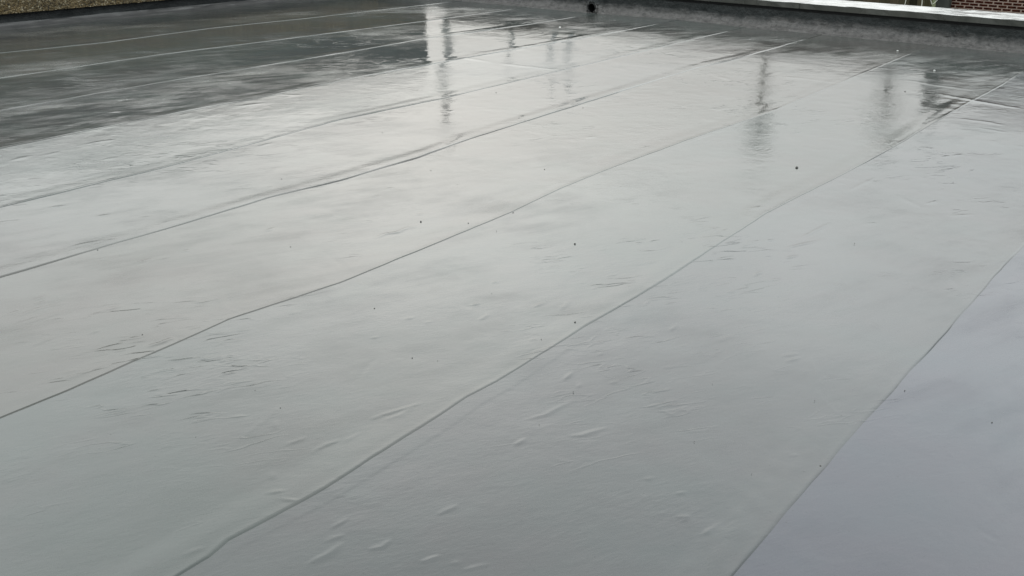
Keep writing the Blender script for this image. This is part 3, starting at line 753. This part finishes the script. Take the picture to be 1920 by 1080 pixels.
leaf_v = [(-.5, 0, 0), (0, .28, .06), (.5, 0, 0), (0, -.28, .06)]
def tree(x, y, crown_z, crown_r, trunk_r, label, nleaf=520, gaps=0.5):
    t = empty('slender_tree', (x, y, GROUND_Z)); tag(t, label, 'tree', 'slender trees beyond the fence')
    H = crown_z - GROUND_Z
    pts = [(0.04 * math.sin(i), 0.04 * math.cos(i * 1.3), H * i / 7) for i in range(8)]
    bm = bmesh.new()
    me = tube_mesh('trunk', pts, [trunk_r * (1.2 - 0.09 * i) for i in range(8)], 10); bm.from_mesh(me)
    tips = []
    for i in range(14):
        a = i * 2.4; z0 = H * (0.78 + 0.2 * i / 14); q = crown_r * random.uniform(.5, .95)
        e = (q * math.cos(a), q * math.sin(a), z0 + crown_r * random.uniform(.1, .7)); tips.append(e)
        me2 = tube_mesh('b', [(0, 0, z0 - .1), (e[0] * .5, e[1] * .5, z0 + .1), e], [trunk_r * .4, trunk_r * .25, trunk_r * .08], 6); bm.from_mesh(me2)
    me = bpy.data.meshes.new('trunk'); bm.to_mesh(me); bm.free(); link('trunk', me, M_BARK, t)
    vs, fs = [], []
    cl = [(e[0] * random.uniform(.4, 1), e[1] * random.uniform(.4, 1), H + random.uniform(-.6, .9) * crown_r) for e in tips for _ in range(2)]
    for i in range(nleaf):
        c_ = random.choice(cl); s = random.uniform(.06, .11)
        p = Vector([c_[j] + random.gauss(0, .16) * (1 + crown_r * .25) for j in range(3)])
        from mathutils import Euler
        R_ = Euler((random.uniform(0, 6.3), random.uniform(0, 6.3), random.uniform(0, 6.3))).to_matrix()
        b0 = len(vs)
        for q in leaf_v: vs.append(tuple(p + R_ @ (Vector(q) * s)))
        fs.append((b0, b0 + 1, b0 + 2)); fs.append((b0, b0 + 2, b0 + 3))
    me = bpy.data.meshes.new('crown'); me.from_pydata(vs, [], fs); link('crown', me, M_LEAF, t)
tree(at_dir(-2.29, 5.95, 33.5), 33.5, 5.9, 0.6, 0.085, 'slender tree with a small round crown mirrored in the middle of the roof')
tree(at_dir(-1.78, 6.65, 33.0), 33.0, 5.0, 0.55, 0.09, 'slender tree with a ragged crown mirrored left of the dark pier')

# ------------------------------------------------------------------ grit and white specks on the membrane
dg = bpy.context.evaluated_depsgraph_get()
def pebble_mesh(seed, kx=1.0, ky=0.8, kz=0.55):
    rnd = random.Random(seed); bm = bmesh.new(); bmesh.ops.create_icosphere(bm, subdivisions=2, radius=1)
    ph = [rnd.uniform(0, 6) for _ in range(6)]
    for v_ in bm.verts:
        c = v_.co; q = 1 + .16 * math.sin(3 * c.x + ph[0]) + .14 * math.sin(4 * c.y + ph[1]) + .12 * math.sin(5 * c.z + ph[2])
        v_.co = Vector((c.x * kx, c.y * ky, c.z * kz)) * q
    me = bpy.data.meshes.new('pebble'); bm.to_mesh(me); bm.free(); return me
dark = [pebble_mesh(i, 1.0, random.uniform(.55, .9), random.uniform(.4, .7)) for i in range(5)]
for me in dark: me.materials.append(M_STONE)
white = pebble_mesh(50); white.materials.append(M_WHITE)  # small near-white lumps set on the far sheets
BIG = {18: 'largest dark pebble lying on the wet sheet right of centre', 7: 'dark crumb at the end of the thin squiggly crease',
       43: 'dark pebble just left of the nearest right-hand seam', 8: 'dark round crumb on the middle sheet above the long seam',
       29: 'dark double crumb just above the long middle seam', 46: 'dark crumb on the far sheets near the drain outlet',
       42: 'dark crumb beside the long seam in the near left corner'}
ORD = ['first', 'second', 'third', 'fourth', 'fifth', 'sixth', 'seventh', 'eighth', 'ninth', 'tenth', 'eleventh', 'twelfth', 'thirteenth', 'fourteenth', 'fifteenth']
def sheet_of(x, y): return sum(1 for k in range(1, 10) if x < float(seam_x(k, np.array([y]))[0]))
per = {}
for i, (x, y, r_) in enumerate(DEBRIS):
    if i not in BIG: per.setdefault(sheet_of(x, y), []).append((y, i))
SPECK = {}
for s_, lst in per.items():
    for j, (y, i) in enumerate(sorted(lst)):
        SPECK[i] = 'tiny dark grit, %s from near end of the %s sheet from the right' % (ORD[j], ORD[s_])
for i, (x, y, r_) in enumerate(DEBRIS):
    o = bpy.data.objects.new('pebble', dark[i % 5]); COL.objects.link(o)
    s = r_ / 1000.0 * (0.60 if i == 18 else 0.72 if i in BIG else 0.56)
    o.location = (x, y, 0.0015 + s * 0.18); o.scale = (s, s, s); o.rotation_euler = (0, 0, random.uniform(0, 6.28))
    tag(o, BIG.get(i) or SPECK[i], 'pebble', 'dark grit scattered over the membrane')
WL = ['brightest white speck near the drain outlet on the far sheets', 'white speck by the foot of the parapet left of the dark pier reflection',
      'white speck above the dark pier reflection', 'small white speck below the brightest white speck']
for (x, y, r_), lb in zip(WHITE, WL):
    o = bpy.data.objects.new('pebble', white); COL.objects.link(o); s = r_ / 1000.0
    o.location = (x, y, 0.003 + s * 0.2); o.scale = (s * 0.85, s * 0.85, s * 0.45)
    tag(o, lb, 'pebble', 'white specks on the far sheets')
